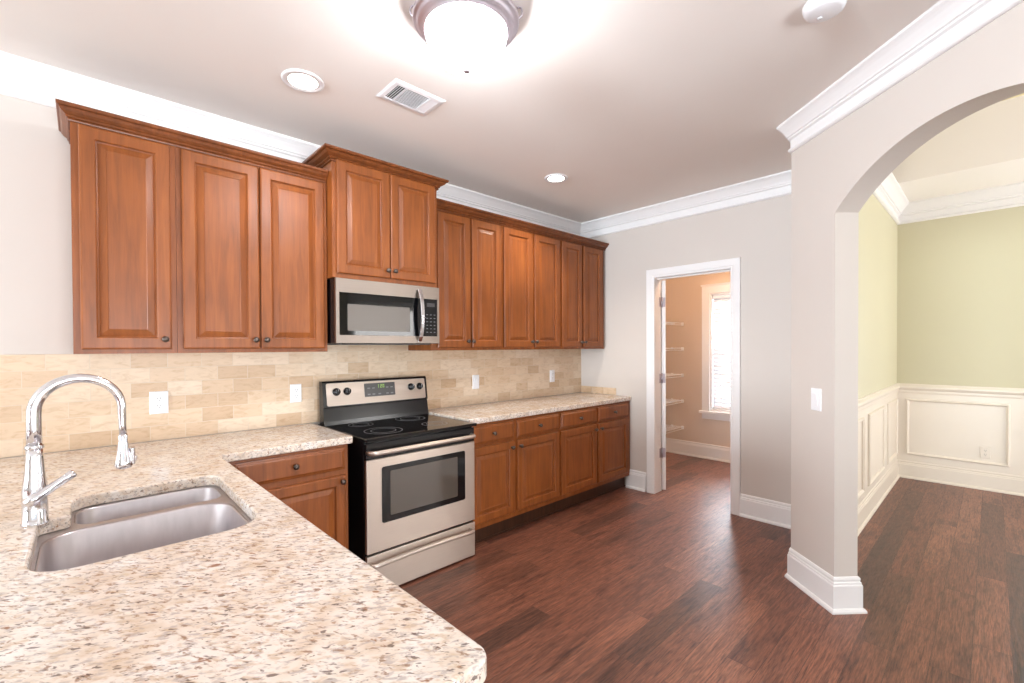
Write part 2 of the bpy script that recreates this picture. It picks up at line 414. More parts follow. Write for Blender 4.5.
# crown, base and rail profiles: (out from the wall, height)
crown = [(0, 0), (.072, 0), (.072, -.012), (.066, -.018), (.060, -.022), (.050, -.032), (.036, -.052), (.028, -.066), (.026, -.074), (.018, -.078), (.018, -.088), (.010, -.092),
         (.005, -.094), (.005, -.142), (.014, -.147), (.018, -.154), (.014, -.161), (.006, -.166), (0, -.166)]
base = [(0, 0), (.030, 0), (.030, .010), (.024, .020), (.017, .023), (.017, .140), (.013, .147), (.013, .155), (.008, .160), (.010, .172), (.006, .182), (0, .184)]
up = lambda h0: (lambda x, y, h: (x, y, h0+h))
struct('trim_1', MB().sweep([(-12, 0), (0, 0), (0, CY), (CX, CY), END, (END[0], -7)], crown, up(H)), TRIM)
JB = diag(0, TH)
struct('baseboard_right', MB().sweep([(0, -.585), (0, -.80)], base, up(0)), TRIM)
struct('baseboard_divider', MB().sweep([(0, -1.672), (0, CY), (CX, CY), diag(0), JB, (BX, -2.40)], base, up(0)), TRIM)
struct('baseboard_dining', MB().sweep([(BX, -2.40), (2.40, -2.40), (2.40, -6.2)], base, up(0)), WAIN)
struct('baseboard_hall', MB().sweep([ENDB, diag(ARCH_W, TH), diag(ARCH_W), END, (END[0], -7)], base, up(0)), TRIM)
struct('baseboard_pantry', MB().sweep([(.70, -.006), (1.72, -.006), (1.72, CY), (.117, CY)], base, up(0)), TRIM)
struct('baseboard_back', MB().sweep([(-12, 0), (-4.5, 0)], base, up(0)), TRIM)
# dining room: crown, chair rail, wainscot and panel mouldings
struct('trim_2', MB().sweep([(BX, -2.40), (2.40, -2.40), (2.40, -6.2)], [(o*1.45, h*1.2) for o, h in crown], up(2.90)), TRIM)
rail = [(0, -.002), (.010, -.002), (.014, .012), (.014, .03), (.022, .042), (.030, .055), (.030, .068), (.020, .080), (.012, .086), (.012, .094), (0, .098)]
struct('trim_3', MB().sweep([(BX, -2.40), (2.40, -2.40), (2.40, -6.2)], rail, up(.905)), WAIN)
struct('trim_4', MB().sweep([(BX, -2.40), (2.40, -2.40), (2.40, -3.74)], [(0, .17), (.004, .17), (.004, .91), (0, .91)], up(0)), WAIN)
pm = [(0, .003), (0, .010), (.006, .020), (.014, .022), (.020, .016), (.028, .010), (.028, .003)]
def panel_frame(a0, a1, z0, z1, fn): return MB().sweep([(a0, z0), (a0, z1), (a1, z1), (a1, z0)], pm, fn, closed=True)
fb = lambda y, z, h: (2.40-h, y, z)
fl = lambda x, z, h: (x, -2.40-h, z)
k = 5
for a0, a1, fn in ((-3.225, -2.475, fb), (-.60, .50, fl), (.72, 1.50, fl), (1.70, 2.32, fl)):
    struct('trim_%d' % k, panel_frame(a0, a1, .25, .845, fn), WAIN); k += 1
# pantry door opening: lining and casing
cas = [(0, 0), (0, .010), (.006, .014), (.018, .014), (.024, .019), (.066, .021), (.078, .021), (.080, .017), (.080, 0)]
mb = MB()
for x, sgn in ((0, -1), (.115, 1)):
    mb.sweep([(dy1, 0), (dy1, dzt), (dy0, dzt), (dy0, 0)], [(-.0-o, h) for o, h in cas], lambda y, z, h, x=x, sgn=sgn: (x+sgn*h, y, z))
struct('trim_%d' % k, mb, TRIM); k += 1
struct('trim_%d' % k, MB().box(-.002, .117, dy0, dy0+.02, 0, dzt).box(-.002, .117, dy1-.02, dy1, 0, dzt).box(-.002, .117, dy1-.02, dy0+.02, dzt, dzt+.02)
       .box(.045, .078, dy1, dy1+.012, 0, dzt).box(.045, .078, dy1, dy0, dzt-.012, dzt), TRIM); k += 1

# windows
def window(num, u0, u1, z0, z1, fn, room, casing=True, mat=TRIM):
    # fn(u, z, d): d = distance into the room from the wall face (negative inside the wall)
    f = lambda u, z, d: fn(u, z, d)
    def bx(mb, a0, a1, c0, c1, d0, d1):
        mb.rings([[f(a0, c0, d), f(a1, c0, d), f(a1, c1, d), f(a0, c1, d)] for d in (d0, d1)], False)
    root = struct('window_%d' % num, MB(), TRIM)
    mb = MB()
    for a0, a1, c0, c1 in ((u0, u0+.03, z0, z1), (u1-.03, u1, z0, z1), (u0+.03, u1-.03, z0, z0+.03), (u0+.03, u1-.03, z1-.03, z1)): bx(mb, a0, a1, c0, c1, -.115, 0)
    me = root.data; mb.bm.to_mesh(me); mb.bm.free()
    def child(name, mb, m):
        e = bpy.data.meshes.new(name); mb.bm.to_mesh(e); mb.bm.free(); o = bpy.data.objects.new(name, e); COL.objects.link(o); o.parent = root; e.materials.append(m); return o
    zm = (z0+z1)/2
    for c0, c1, d in ((z0+.03, zm+.02, -.075), (zm-.02, z1-.03, -.098)):
        mb = MB(); a, b = u0+.03, u1-.03
        for q in ((a, a+.04, c0, c1), (b-.04, b, c0, c1), (a+.04, b-.04, c0, c0+.04), (a+.04, b-.04, c1-.04, c1)): bx(mb, *q, d-.012, d+.010)
        sash = child('sash', mb, TRIM)
        mb = MB(); bx(mb, a+.04, b-.04, c0+.04, c1-.04, d-.003, d+.001); child('pane', mb, PANE)
    mb = MB(); cw = .085
    if casing:
        for q in ((u0-cw, u0+.008, z0-.0, z1+cw), (u1-.008, u1+cw, z0, z1+cw), (u0+.008, u1-.008, z1-.008, z1+cw)): bx(mb, *q, .001, .02)
        bx(mb, u0-cw-.012, u1+cw+.012, z1+cw, z1+cw+.02, .001, .03)
        child('casing', mb, mat); mb = MB()
        bx(mb, u0-cw-.025, u1+cw+.025, z0-.028, z0, .001, .055); child('sill', mb, mat); mb = MB()
        bx(mb, u0-cw, u1+cw, z0-.10, z0-.028, .001, .018); child('apron', mb, mat)
    return root
window(1, PW[0], PW[1], PW[2], PW[3], lambda u, z, d: (1.72-d, u, z), None)
window(2, -5.4, -3.75, .75, 2.35, lambda u, z, d: (2.40-d, u, z), None)
window(3, -.2, 2.2, .7, 2.35, lambda u, z, d: (u, -6.2+d, z), None)
window(4, -7.1, -4.7, .7, 2.3, lambda u, z, d: (u, -7+d, z), None)
window(5, -4.4, -2.6, .05, 2.3, lambda u, z, d: (u, -7+d, z), None)
window(6, -4.35, -.85, .5, 2.45, lambda u, z, d: (-12+d, u, z), None)

# pantry blind
bl = thing('window_blind', 'white slatted blind hanging in the pantry window', 'blind', (1.755, -1.06, 2.0))
mb = MB(); mb.box(1.735, 1.775, PW[0]+.035, PW[1]-.035, PW[3]-.075, PW[3]-.034, .004); finish('headrail', mb, WHITE, bl)
mb = MB(); n = 27
ca, sa = math.cos(math.radians(63)), math.sin(math.radians(63))
for i in range(n):
    z = PW[3]-.095-i*(PW[3]-PW[2]-.17)/(n-1); hw = .030
    mb.rings([[(1.755-hw*ca, y, z-hw*sa), (1.755, y, z+.003), (1.755+hw*ca, y, z+hw*sa), (1.755+hw*ca, y, z+hw*sa+.0025), (1.755, y, z+.0058), (1.755-hw*ca, y, z-hw*sa+.0025)] for y in (PW[0]+.04, PW[1]-.04)], False)
finish('slats', mb, SLAT, bl)
mb = MB(); mb.box(1.737, 1.773, PW[0]+.04, PW[1]-.04, PW[2]+.034, PW[2]+.05, .003); finish('bottom_rail', mb, WHITE, bl)
for y in (PW[0]+.14, PW[1]-.14):
    mb = MB(); mb.tube([(1.732, y, PW[3]-.07), (1.732, y, PW[2]+.05)], .0014, 5); finish('cord', mb, WHITE, bl)

# pantry door, swung open into the pantry
az = math.radians(50); dv = Vector((math.sin(az), math.cos(az), 0)); dn = Vector((dv.y, -dv.x, 0))
hx, hy = .128, dy0-.004
def dpt(a, t, z): p = Vector((hx, hy, 0))+dv*a+dn*t; return (p.x, p.y, z)
mb = MB(); L_ = .688
mb.rings([[dpt(0, 0, z), dpt(L_, 0, z), dpt(L_, .035, z), dpt(0, .035, z)] for z in (.012, 2.052)], False)
door = struct('door_1', mb, TRIM)
def dchild(name, mb, m, label=None):
    e = bpy.data.meshes.new(name); mb.bm.to_mesh(e); mb.bm.free(); o = bpy.data.objects.new(name, e); COL.objects.link(o); o.parent = door; e.materials.append(m)
    if label: o['label'] = label
    return o
for t0 in (-.006, .035):
    mb = MB()
    for z0, z1 in ((.25, .95), (1.1, 1.85)):
        for q in ((.11, L_-.11, z0, z0+.02), (.11, L_-.11, z1-.02, z1), (.11, .13, z0, z1), (L_-.13, L_-.11, z0, z1)):
            mb.rings([[dpt(a, t0+t, z) for a, t in ((q[0], 0), (q[1], 0), (q[1], .006), (q[0], .006))] for z in (q[2], q[3])], False)
    dchild('panel_moulding', mb, TRIM)
for z in (1.84, 1.10, .375):
    mb = MB()
    mb.lathe([(.0065, 0), (.0065, .09)], (hx-.004, hy-.003, z-.045), seg=10)
    mb.lathe([(.0045, -.006), (.0075, -.003), (.0045, 0)], (hx-.004, hy-.003, z-.045), seg=10).lathe([(.0045, .0), (.0075, .003), (.0045, .006)], (hx-.004, hy-.003, z+.045), seg=10)
    mb.rings([[dpt(-.003, t, zz) for t in (.004, .031)]+[dpt(-.0005, t, zz) for t in (.031, .004)] for zz in (z-.045, z+.045)], False)
    mb.box(.082, .113, dy0-.0025, dy0, z-.045, z+.045)
    dchild('hinge', mb, NICKEL, 'satin nickel butt hinge')
mb = MB()
for sg, t in ((1, .035), (-1, 0)):
    o_ = dpt(L_-.065, t, 1.0); mb.lathe([(.030, 0), (.030, .006), (.012, .012), (.011, .035), (.024, .045), (.028, .056), (.022, .068), (.004, .072)], o_, dn*sg, 20)
dchild('doorknob', mb, NICKEL)

# ------------------------------------------------------------------ tile and worktops
BZ = 1.386
mb = MB(); mb.box(-5.4, -.001, -.010, -.001, .9155, BZ); mb.box(-2.884, -2.146, -.010, -.001, BZ, 1.436)
tag(finish('tile_backsplash', mb, TILE), 'travertine subway tile backsplash between worktop and wall cabinets', 'backsplash')
mb = MB()
for y0, y1 in ((-.46, -.30), (-.298, -.15), (-.148, -.0125)): mb.box(-.0095, -.0015, y0, y1, .9155, .985, .001)
tag(finish('side_splash', mb, TILE2), 'short row of tan tiles on the end wall above the right worktop', 'backsplash')

CZ0, CZ1 = .874, .914
XE = -2.868; PX = -3.502; PY = -2.56; PL = -4.44; CF = -.641
sink_cut = rounded([(-3.594, -1.0, .06), (-4.0, -1.0, .06), (-4.0, -1.212, .012), (-4.066, -1.232, .02), (-4.066, -1.675, .09), (-3.594, -1.675, .10)], 7)
top_l = rounded([(-5.4, -.0115, 0), (XE, -.0115, .0), (XE, CF, .012), (PX-.012, CF, .015), (PX+.012, PY, .035), (PL, PY, .035), (PL, CF, .02), (-5.4, CF, 0)], 6)
def worktop(outline, holes=()):
    mb = MB(); e = .006
    # eased edge: two bevel steps top and bottom
    t = bmesh.new()
    mb.poly(outline, lambda x, y: (x, y, CZ0), lambda x, y: (x, y, CZ1), holes)
    bm = mb.bm; bmesh.ops.remove_doubles(bm, verts=bm.verts[:], dist=1e-5)
    ed = [x for x in bm.edges if len(x.link_faces) == 2 and x.calc_face_angle(0) > 1.2 and abs(x.verts[0].co.z-x.verts[1].co.z) < 1e-5]
    bmesh.ops.bevel(bm, geom=ed, offset=e, segments=2, affect='EDGES', profile=.5)
    t.free(); return mb
tag(finish('worktop', worktop(top_l, [sink_cut]), GRAN), 'L-shaped speckled cream granite worktop with the sink cut into it', 'worktop')
top_r = rounded([(-2.042, -.0115, 0), (-.003, -.0115, 0), (-.003, CF, .008), (-2.042, CF, .008)], 4)
tag(finish('worktop', worktop(top_r), GRAN), 'straight granite worktop between the range and the pantry wall', 'worktop')

# sink
sk = thing('kitchen_sink', 'double bowl stainless undermount sink in the granite worktop', 'sink', (-3.83, -1.34, .66))
def bowl(corners, depth):
    mb = MB(); o = rounded(corners, 7); cx = sum(p[0] for p in o)/len(o); cy = sum(p[1] for p in o)/len(o)
    def ring(ins, z):
        q = []
        for x, y in o:
            d = Vector((x-cx, y-cy)); l = d.length; q.append((cx+d.x*(1-ins/l), cy+d.y*(1-ins/l), z))
        return q
    zt = CZ0-.001
    mb.rings([ring(.0002, zt-.004), ring(.0012, zt-.001), ring(.003, zt-.0005), ring(.007, zt-.005), ring(.012, zt-depth+.05), ring(.020, zt-depth+.02), ring(.045, zt-depth+.003), ring(.10, zt-depth), ring(.11, zt-depth-.002),
              ring(.10, zt-depth-.004), ring(.03, zt-depth), ring(.009, zt-depth+.05), ring(.004, zt-.006)], True, (False, False))
    # floor of the bowl
    t = bmesh.new(); t.faces.new([t.verts.new(p) for p in ring(.10, zt-depth)]); mb.add(t)
    return mb, (cx, cy, zt-depth)
BOWLS = [[(-3.600, -1.004, .06), (-3.994, -1.004, .06), (-3.994, -1.208, .05), (-3.600, -1.208, .05)],
         [(-3.600, -1.238, .09), (-4.060, -1.238, .09), (-4.060, -1.670, .09), (-3.600, -1.670, .10)]]
for cs, dp in zip(BOWLS, (.17, .21)):
    mb, c = bowl(cs, dp); b = finish('bowl', mb, STEELV, sk)
    mb = MB(); mb.lathe([(.045, .0005), (.045, .003), (.038, .004), (.034, .001), (.012, .001), (.010, .004), (.002, .005)], c); finish('drain', mb, CHROME, b)
mb = MB(); mb.box(-3.985, -3.62, -1.230, -1.216, CZ0-.06, CZ0-.0045, .004, 2); finish('divider', mb, STEELV, sk)
mb = MB(); mb.poly([(-3.575, -.975), (-4.09, -.975), (-4.09, -1.705), (-3.575, -1.705)], lambda x, y: (x, y, CZ0-.0042), lambda x, y: (x, y, CZ0-.0008), [rounded(q, 7) for q in BOWLS])
finish('rim', mb, STEELV, sk)

# faucet
fx, fy = -4.072, -1.238
fc = thing('kitchen_faucet', 'chrome gooseneck pull-down faucet behind the sink', 'faucet', (fx, fy, .9145))
mb = MB(); mb.lathe([(.030, 0), (.030, .004), (.0275, .008), (.0265, .06), (.027, .09), (.025, .115), (.021, .15), (.0185, .19), (.0175, .212)], (fx, fy, .9145))
finish('body', mb, CHROME, fc)
mb = MB(); mb.lathe([(.0185, 0), (.0205, .003), (.0205, .009), (.0185, .012)], (fx, fy, 1.126)); finish('collar', mb, CHROME, fc)
pts = [(fx, fy, 1.137), (fx, fy, 1.18), (fx, fy, 1.222)]; rad = [.0165, .0165, .0165]
ac = Vector((.095, 0, 0))
for i in range(1, 19):
    a = PI-i*PI*1.02/18; pts.append((fx+.095+.095*math.cos(a), fy, 1.228+.095*math.sin(a))); rad.append(.0165-.0055*i/18)
pts.append((fx+.191, fy, 1.170)); rad.append(.0095); pts.append((fx+.192, fy, 1.140)); rad.append(.0095)
mb = MB(); mb.tube(pts, rad, 18); finish('spout', mb, CHROME, fc)
mb = MB(); mb.lathe([(.011, 0), (.0125, .004), (.0115, .02), (.0135, .03), (.015, .05), (.021, .082), (.0235, .098), (.0215, .104), (.016, .106)], (fx+.192, fy, 1.142), '-z', 24)
sh = finish('spray_head', mb, CHROME, fc)
mb = MB(); mb.box(fx+.206, fx+.221, fy-.008, fy+.008, 1.045, 1.098, .004, 2).box(fx+.212, fx+.226, fy-.006, fy+.006, 1.055, 1.072, .003, 2); finish('button', mb, CHROME, sh)
mb = MB(); hd = Vector((.80, -.10, .60)).normalized(); h0 = Vector((fx-.018, fy-.022, .976))
mb.tube([h0+hd*.0, h0+hd*.004, h0+hd*.03, h0+hd*.036, h0+hd*.10, h0+hd*.122, h0+hd*.127], [.008, .0145, .0165, .0125, .0112, .0125, .007], 16); finish('lever', mb, CHROME, fc)

# ------------------------------------------------------------------ cabinets
def door_mb(x0, x1, z0, z1, yf, arch=False):
    b = yf+.020; r = .052
    return MB().rectloft(x0, x1, z0, z1, [(0, b), (0, yf+.006), (.003, yf+.002), (.008, yf), (r, yf), (r+.004, yf+.0025), (r+.006, yf+.011), (r+.011, yf+.013),
                                          (r+.014, yf+.011), (r+.040, yf+.003), (r+.042, yf+.0045)])
def drawer_mb(x0, x1, z0, z1, yf):
    return MB().rectloft(x0, x1, z0, z1, [(0, yf+.020), (0, yf+.010), (.004, yf+.007), (.010, yf+.006), (.016, yf+.001), (.020, yf)])
def knob_mb(x, z, yf): return MB().lathe([(.0085, -.001), (.0085, .002), (.0055, .005), (.005, .012), (.010, .015), (.0145, .019), (.0150, .023), (.0115, .028), (.002, .030)], (x, yf, z), '-y', 16)
def add_door(t, x0, x1, z0, z1, yf, kx, kz, local=False, name='door'):
    d = finish(name, door_mb(x0, x1, z0, z1, yf), CAB, t, local=local)
    if kx is not None: finish('knob', knob_mb(kx, kz, yf), KNOB, d, local=local)
    return d
def add_drawer(t, x0, x1, z0, z1, yf, local=False):
    d = finish('drawer', drawer_mb(x0, x1, z0, z1, yf), CAB, t, local=local); finish('knob', knob_mb((x0+x1)/2, (z0+z1)/2, yf), KNOB, d, local=local)
def face_frame(x0, x1, z0, z1, yf, yb, holes):
    return MB().poly([(x0, z0), (x1, z0), (x1, z1), (x0, z1)], lambda x, z: (x, yb, z), lambda x, z: (x, yf, z), [[(a, c), (b, c), (b, d), (a, d)] for a, b, c, d in holes])
G = .0006
def wall_cabinet(label, x0, x1, z0, z1, depth, doors, dz0, dz1):
    t = thing('wall_cabinet', label, 'cabinet', ((x0+x1)/2, -depth/2, z0), group='maple wall cabinets')
    x0 += G; x1 -= G
    yf = -depth; mb = MB(); th_ = .016
    mb.box(x0, x0+th_, yf+.02, -.0115, z0+.0, z1).box(x1-th_, x1, yf+.02, -.0115, z0, z1).box(x0+th_, x1-th_, yf+.02, -.0115, z0+.012, z0+.028).box(x0+th_, x1-th_, yf+.02, -.0115, z1-.02, z1)
    mb.box(x0+th_, x1-th_, -.018, -.0115, z0+.028, z1-.02)
    finish('carcass', mb, CAB, t)
    dd = [(a+.02, b-.02) for a, b, kx in doors]
    finish('face_frame', face_frame(x0, x1, z0, z1, yf, yf+.0199, [(a, b, dz0+.02, dz1-.02) for a, b in dd]), CAB, t)
    for a, b, kx in doors: add_door(t, a, b, dz0, dz1, yf-.0202, kx, dz0+.048)
    return t
wall_cabinet('single-door maple wall cabinet at the left end of the row', -4.000, -3.627, 1.388, 2.43, .325, [(-3.975, -3.650, -3.678)], 1.408, 2.403)
wall_cabinet('two-door maple wall cabinet just left of the microwave', -3.627, -2.885, 1.388, 2.43, .325, [(-3.604, -3.259, -3.284), (-3.253, -2.905, -3.230)], 1.408, 2.403)
mwc = wall_cabinet('raised deeper maple wall cabinet above the microwave', -2.885, -2.145, 1.832, 2.548, .410, [(-2.861, -2.515, -2.538), (-2.511, -2.168, -2.488)], 1.858, 2.534)
wall_cabinet('tall two-door maple wall cabinet just right of the microwave', -2.145, -1.455, 1.388, 2.43, .325, [(-2.092, -1.794, -1.826), (-1.774, -1.474, -1.777)], 1.408, 2.403)
wall_cabinet('two-door maple wall cabinet, middle one of the three right of the microwave', -1.455, -.720, 1.388, 2.43, .325, [(-1.438, -1.100, -1.122), (-1.075, -.738, -1.066)], 1.408, 2.403)
wall_cabinet('two-door maple wall cabinet in the corner by the pantry wall', -.720, -.026, 1.388, 2.43, .325, [(-.702, -.406, -.430), (-.380, -.075, -.374)], 1.408, 2.403)
cc = [(0, 0), (.008, 0), (.010, .005), (.008, .009), (.005, .011), (.014, .014), (.017, .018), (.015, .023), (.020, .025), (.034, .034), (.043, .046), (.041, .049), (.050, .051), (.054, .056), (.054, .066), (0, .066)]
CCZ = 2.410
mb = MB(); mb.sweep([(-4.0006, -.0115), (-4.0006, -.3262), (-2.887, -.3262)], [(o*.78, h) for o, h in cc], up(CCZ))
tag(finish('cabinet_crown', mb, CABD), 'brown wooden crown moulding along the top of the left wall cabinets', 'moulding')
mb = MB(); mb.sweep([(-2.143, -.3262), (-.004, -.3262)], cc, up(CCZ))
tag(finish('cabinet_crown', mb, CABD), 'brown wooden crown moulding along the top of the right wall cabinets', 'moulding')
mb = MB(); mb.sweep([(-2.885, -.0195), (-2.885, -.4105), (-2.145, -.4105), (-2.145, -.0195)], [(o*1.15, h*1.0) for o, h in cc], up(2.520)); finish('crown', mb, CABD, mwc)

def base_cabinet(label, x0, x1, fronts, end_right=False):
    t = thing('base_cabinet', label, 'cabinet', ((x0+x1)/2, -.3, 0), group='maple base cabinets')
    x0 += G; x1 -= G; yf = -.620; z0, z1 = .125, CZ0-.001; mb = MB()
    mb.box(x0, x0+.016, yf+.02, -.012, z0, z1).box(x1-.016, x1, yf+.02, -.012, z0, z1).box(x0+.016, x1-.016, yf+.02, -.012, z0, z0+.018).box(x0+.016, x1-.016, -.03, -.012, z0+.018, z1)
    finish('carcass', mb, CAB, t)
    holes = []
    for dx0, dx1, side, mode in fronts:
        holes += [(dx0+.02, dx1-.02, .752, .835), (dx0+.02, dx1-.02, z0+.05, .69)]
    finish('face_frame', face_frame(x0, x1, z0, z1, yf, yf+.0199, holes), CAB, t)
    for dx0, dx1, kx, mode in fronts:
        add_drawer(t, dx0, dx1, .724, .856, yf-.0202)
        add_door(t, dx0, dx1, .166, .704, yf-.0202, kx, .660)
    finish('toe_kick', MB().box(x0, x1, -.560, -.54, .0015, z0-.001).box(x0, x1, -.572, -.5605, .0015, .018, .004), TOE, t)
    return t
base_cabinet('two-drawer two-door maple base cabinet beside the range', -2.042, -1.088, [(-2.034, -1.614, -1.645, 0), (-1.582, -1.102, -1.556, 0)])
base_cabinet('two-drawer two-door maple base cabinet in the corner by the pantry door', -1.088, -.004, [(-1.070, -.580, -.606, 0), (-.549, -.055, -.522, 0)])
t = thing('base_cabinet', 'maple base cabinet with one wide drawer, left of the range', 'cabinet', (-3.2, -.3, 0), group='maple base cabinets')
x0, x1, yf = -3.52, -2.893, -.620
finish('carcass', MB().box(x0, x0+.016, yf+.02, -.012, .125, CZ0-.001).box(x1-.016, x1, yf+.02, -.012, .125, CZ0-.001).box(x0+.016, x1-.016, yf+.02, -.012, .125, .143).box(x0+.016, x1-.016, -.03, -.012, .143, CZ0-.001), CAB, t)
finish('face_frame', face_frame(x0, x1, .125, CZ0-.001, yf, yf+.0199, [(-3.43, -2.935, .765, .84), (-3.43, -2.935, .18, .69)]), CAB, t)
d = finish('drawer', drawer_mb(-3.450, -2.913, .735, .857, yf-.0202), CAB, t); finish('knob', knob_mb(-3.180, .800, yf-.0202), KNOB, d)
add_door(t, -3.450, -2.913, .166, .704, yf-.0202, -2.934, .672)
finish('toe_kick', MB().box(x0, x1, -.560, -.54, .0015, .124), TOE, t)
# peninsula cabinets under the sink worktop (fronts face the range side)
t = thing('base_cabinet', 'long peninsula base cabinet carrying the sink worktop', 'cabinet', (-4.13, -1.58, 0), rotz=PI/2, group='maple base cabinets')
# local frame: x runs along world +y, -y looks to world +x
lx0, lx1, lyf = -.93, .92, -.600
mb = MB()
mb.box(lx0, lx0+.018, lyf+.02, 0, .125, CZ0-.001).box(lx1-.018, lx1, lyf+.02, 0, .125, CZ0-.001).box(lx0+.018, lx1-.018, lyf+.02, 0, .125, .143).box(lx0+.018, lx1-.018, -.018, 0, .143, CZ0-.001)
finish('carcass', mb, CAB, t, local=True)
dd = [(-.91, -.47), (-.43, .03), (.05, .51), (.53, .90)]
finish('face_frame', face_frame(lx0, lx1, .125, CZ0-.001, lyf, lyf+.0199, [(a+.02, b-.02, .752, .835) for a, b in dd]+[(a+.02, b-.02, .18, .69) for a, b in dd]), CAB, t, local=True)
for i, (a, b) in enumerate(dd):
    add_drawer(t, a, b, .724, .856, lyf-.0202, True)
    add_door(t, a, b, .166, .704, lyf-.0202, (b-.03) if i % 2 == 0 else (a+.03), .66, True)
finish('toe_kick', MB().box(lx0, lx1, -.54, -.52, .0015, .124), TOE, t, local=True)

# ------------------------------------------------------------------ range
RX0, RX1 = -2.836, -2.056
rg = thing('range', 'stainless steel electric range with a black glass cooktop', 'range', ((RX0+RX1)/2, -.38, 0))
mb = MB(); mb.box(RX0+.004, RX1-.004, -.690, -.02, .035, .884, .003)
for x in (RX0+.05, RX1-.05):
    for y in (-.62, -.09): mb.lathe([(.02, 0), (.02, .006), (.011, .008), (.011, .036)], (x, y, .0008), seg=12)
finish('body', mb, BLACK, rg)
mb = MB(); mb.box(RX0, RX1, -.738, -.02, .8845, .903, .004, 2); ct = finish('cooktop', mb, BGLASS, rg)
for cx, cy, r in ((-2.635, -.545, .115), (-2.270, -.555, .085), (-2.640, -.245, .080), (-2.270, -.245, .105)):
    mb = MB(); seg = 48
    for ro, ri in ((r, r-.0035), (r*.66, r*.66-.0025)):
        mb.rings([[(cx+q*math.cos(2*PI*k/seg), cy+q*math.sin(2*PI*k/seg), z) for k in range(seg)] for q, z in ((ri, .9031), (ri, .9036), (ro, .9036), (ro, .9031), (ri, .9031))], False, (False, False))
    finish('burner_ring', mb, RING, ct)
# backguard with its control panel
mb = MB()
prof = [(-.062, .9035), (-.145, .9035), (-.142, .93), (-.126, 1.014), (-.134, 1.022), (-.112, 1.180), (-.104, 1.190), (-.062, 1.190)]
mb.rings([[(x, y, z) for y, z in prof] for x in (RX0-.004, RX0+.002, RX1-.002, RX1+.004)], False); bgd = finish('backguard', mb, BLACK, rg)
def bgp(x, z, d=0):   # a point on the tilted control face
    return (x, -.134+(z-1.022)*(.022/.158)-d, z)
def bgplate(x0, x1, z0, z1, d0, d1, r=.012):
    o = rounded([(x0, z0, r), (x1, z0, r), (x1, z1, r), (x0, z1, r)], 5); mb = MB()
    mb.rings([[bgp(x, z, d) for x, z in o] for d in (d0, d1)], False); return mb
cp = finish('control_panel', bgplate(RX0+.018, RX1-.014, 1.028, 1.176, .0005, .004), STEEL, bgd)
finish('display', bgplate(-2.557, -2.324, 1.070, 1.162, .0042, .0062, .004), GREYP, bgd)
mb = MB()
def sev(mb, x, z, h, segs):
    w_, tck = h*.5, h*.13; m_ = z+h/2
    S = {'a': (x, x+w_, z+h-tck, z+h), 'g': (x, x+w_, m_-tck/2, m_+tck/2), 'd': (x, x+w_, z, z+tck), 'f': (x, x+tck, m_, z+h), 'b': (x+w_-tck, x+w_, m_, z+h), 'e': (x, x+tck, z, m_), 'c': (x+w_-tck, x+w_, z, m_)}
    for s_ in segs: a, b, c, d_ = S[s_]; mb.rings([[bgp(p, q, dd_) for p, q in ((a, c), (b, c), (b, d_), (a, d_))] for dd_ in (.0063, .0068)], False)
for i, s_ in enumerate(('bc', 'abged', 'abcdef')): sev(mb, -2.462+i*.018+(.006 if i else 0), 1.128, .024, s_)
finish('clock_digits', mb, LED, bgd)
KEYG = flat('key_grey', (120, 120, 120), .5)
for cx in (-2.525, -2.490, -2.445, -2.385, -2.350):
    for cz in (1.086, 1.128):
        if cz > 1.1 and -2.47 < cx < -2.40: continue
        mb = MB(); mb.rings([[bgp(cx+a, cz+b, d_) for a, b in ((-.010, -.004), (.010, -.004), (.010, .004), (-.010, .004))] for d_ in (.0063, .0067)], False); finish('key', mb, KEYG, bgd)
for x in (-2.752, -2.679, -2.191, -2.118):
    mb = MB(); p = bgp(x, 1.118, .0042); ax = Vector((0, -1, .139))
    mb.lathe([(.026, 0), (.026, .003), (.022, .006), (.020, .022), (.018, .024), (.001, .0245)], p, ax, 24)
    q = Vector(p)+ax.normalized()*.0245
    kb = finish('knob', mb, BLACK, bgd)
    mb = MB(); mb.box(x-.004, x+.004, q.y-.010, q.y-.0005, q.z-.019, q.z+.019, .0025, 2); finish('grip', mb, BLACK, kb)
    mb = MB(); mb.box(x-.0008, x+.0008, q.y-.0106, q.y-.010, q.z+.004, q.z+.018); finish('pointer', mb, MARK, kb)
# oven door
DY = -.720
mb = MB(); mb.box(RX0+.006, RX1-.006, DY+.004, -.692, .782, .872, .003); finish('vent_panel', mb, BLACK, rg)
dr = finish('oven_door', MB().box(RX0+.006, RX1-.006, DY, -.692, .250, .780, .005, 2), STEEL, rg)
finish('window_frame', MB().poly(rounded([(-2.738, .408, .012), (-2.146, .408, .012), (-2.146, .730, .012), (-2.738, .730, .012)], 5), lambda x, z: (x, DY-.0005, z), lambda x, z: (x, DY-.0035, z),
       [rounded([(-2.686, .442, .008), (-2.206, .442, .008), (-2.206, .700, .008), (-2.686, .700, .008)], 5)]), BGLASS, dr)
finish('window', MB().poly(rounded([(-2.688, .440, .008), (-2.204, .440, .008), (-2.204, .702, .008), (-2.688, .702, .008)], 5), lambda x, z: (x, DY-.0006, z), lambda x, z: (x, DY-.0022, z)), WGLASS, dr)
def bar(x0, x1, z, y0, out, r, bow=.0):
    n = 14; pts = [(x0+.004, y0, z-bow), (x0+.006, y0-out*.55, z-bow), (x0+.016, y0-out*.9, z-bow)]
    for i in range(n+1): u = i/n; pts.append((x0+.03+(x1-x0-.06)*u, y0-out, z-bow*(2*u-1)**2))
    pts += [(x1-.016, y0-out*.9, z-bow), (x1-.006, y0-out*.55, z-bow), (x1-.004, y0, z-bow)]
    return MB().tube(pts, r, 14)
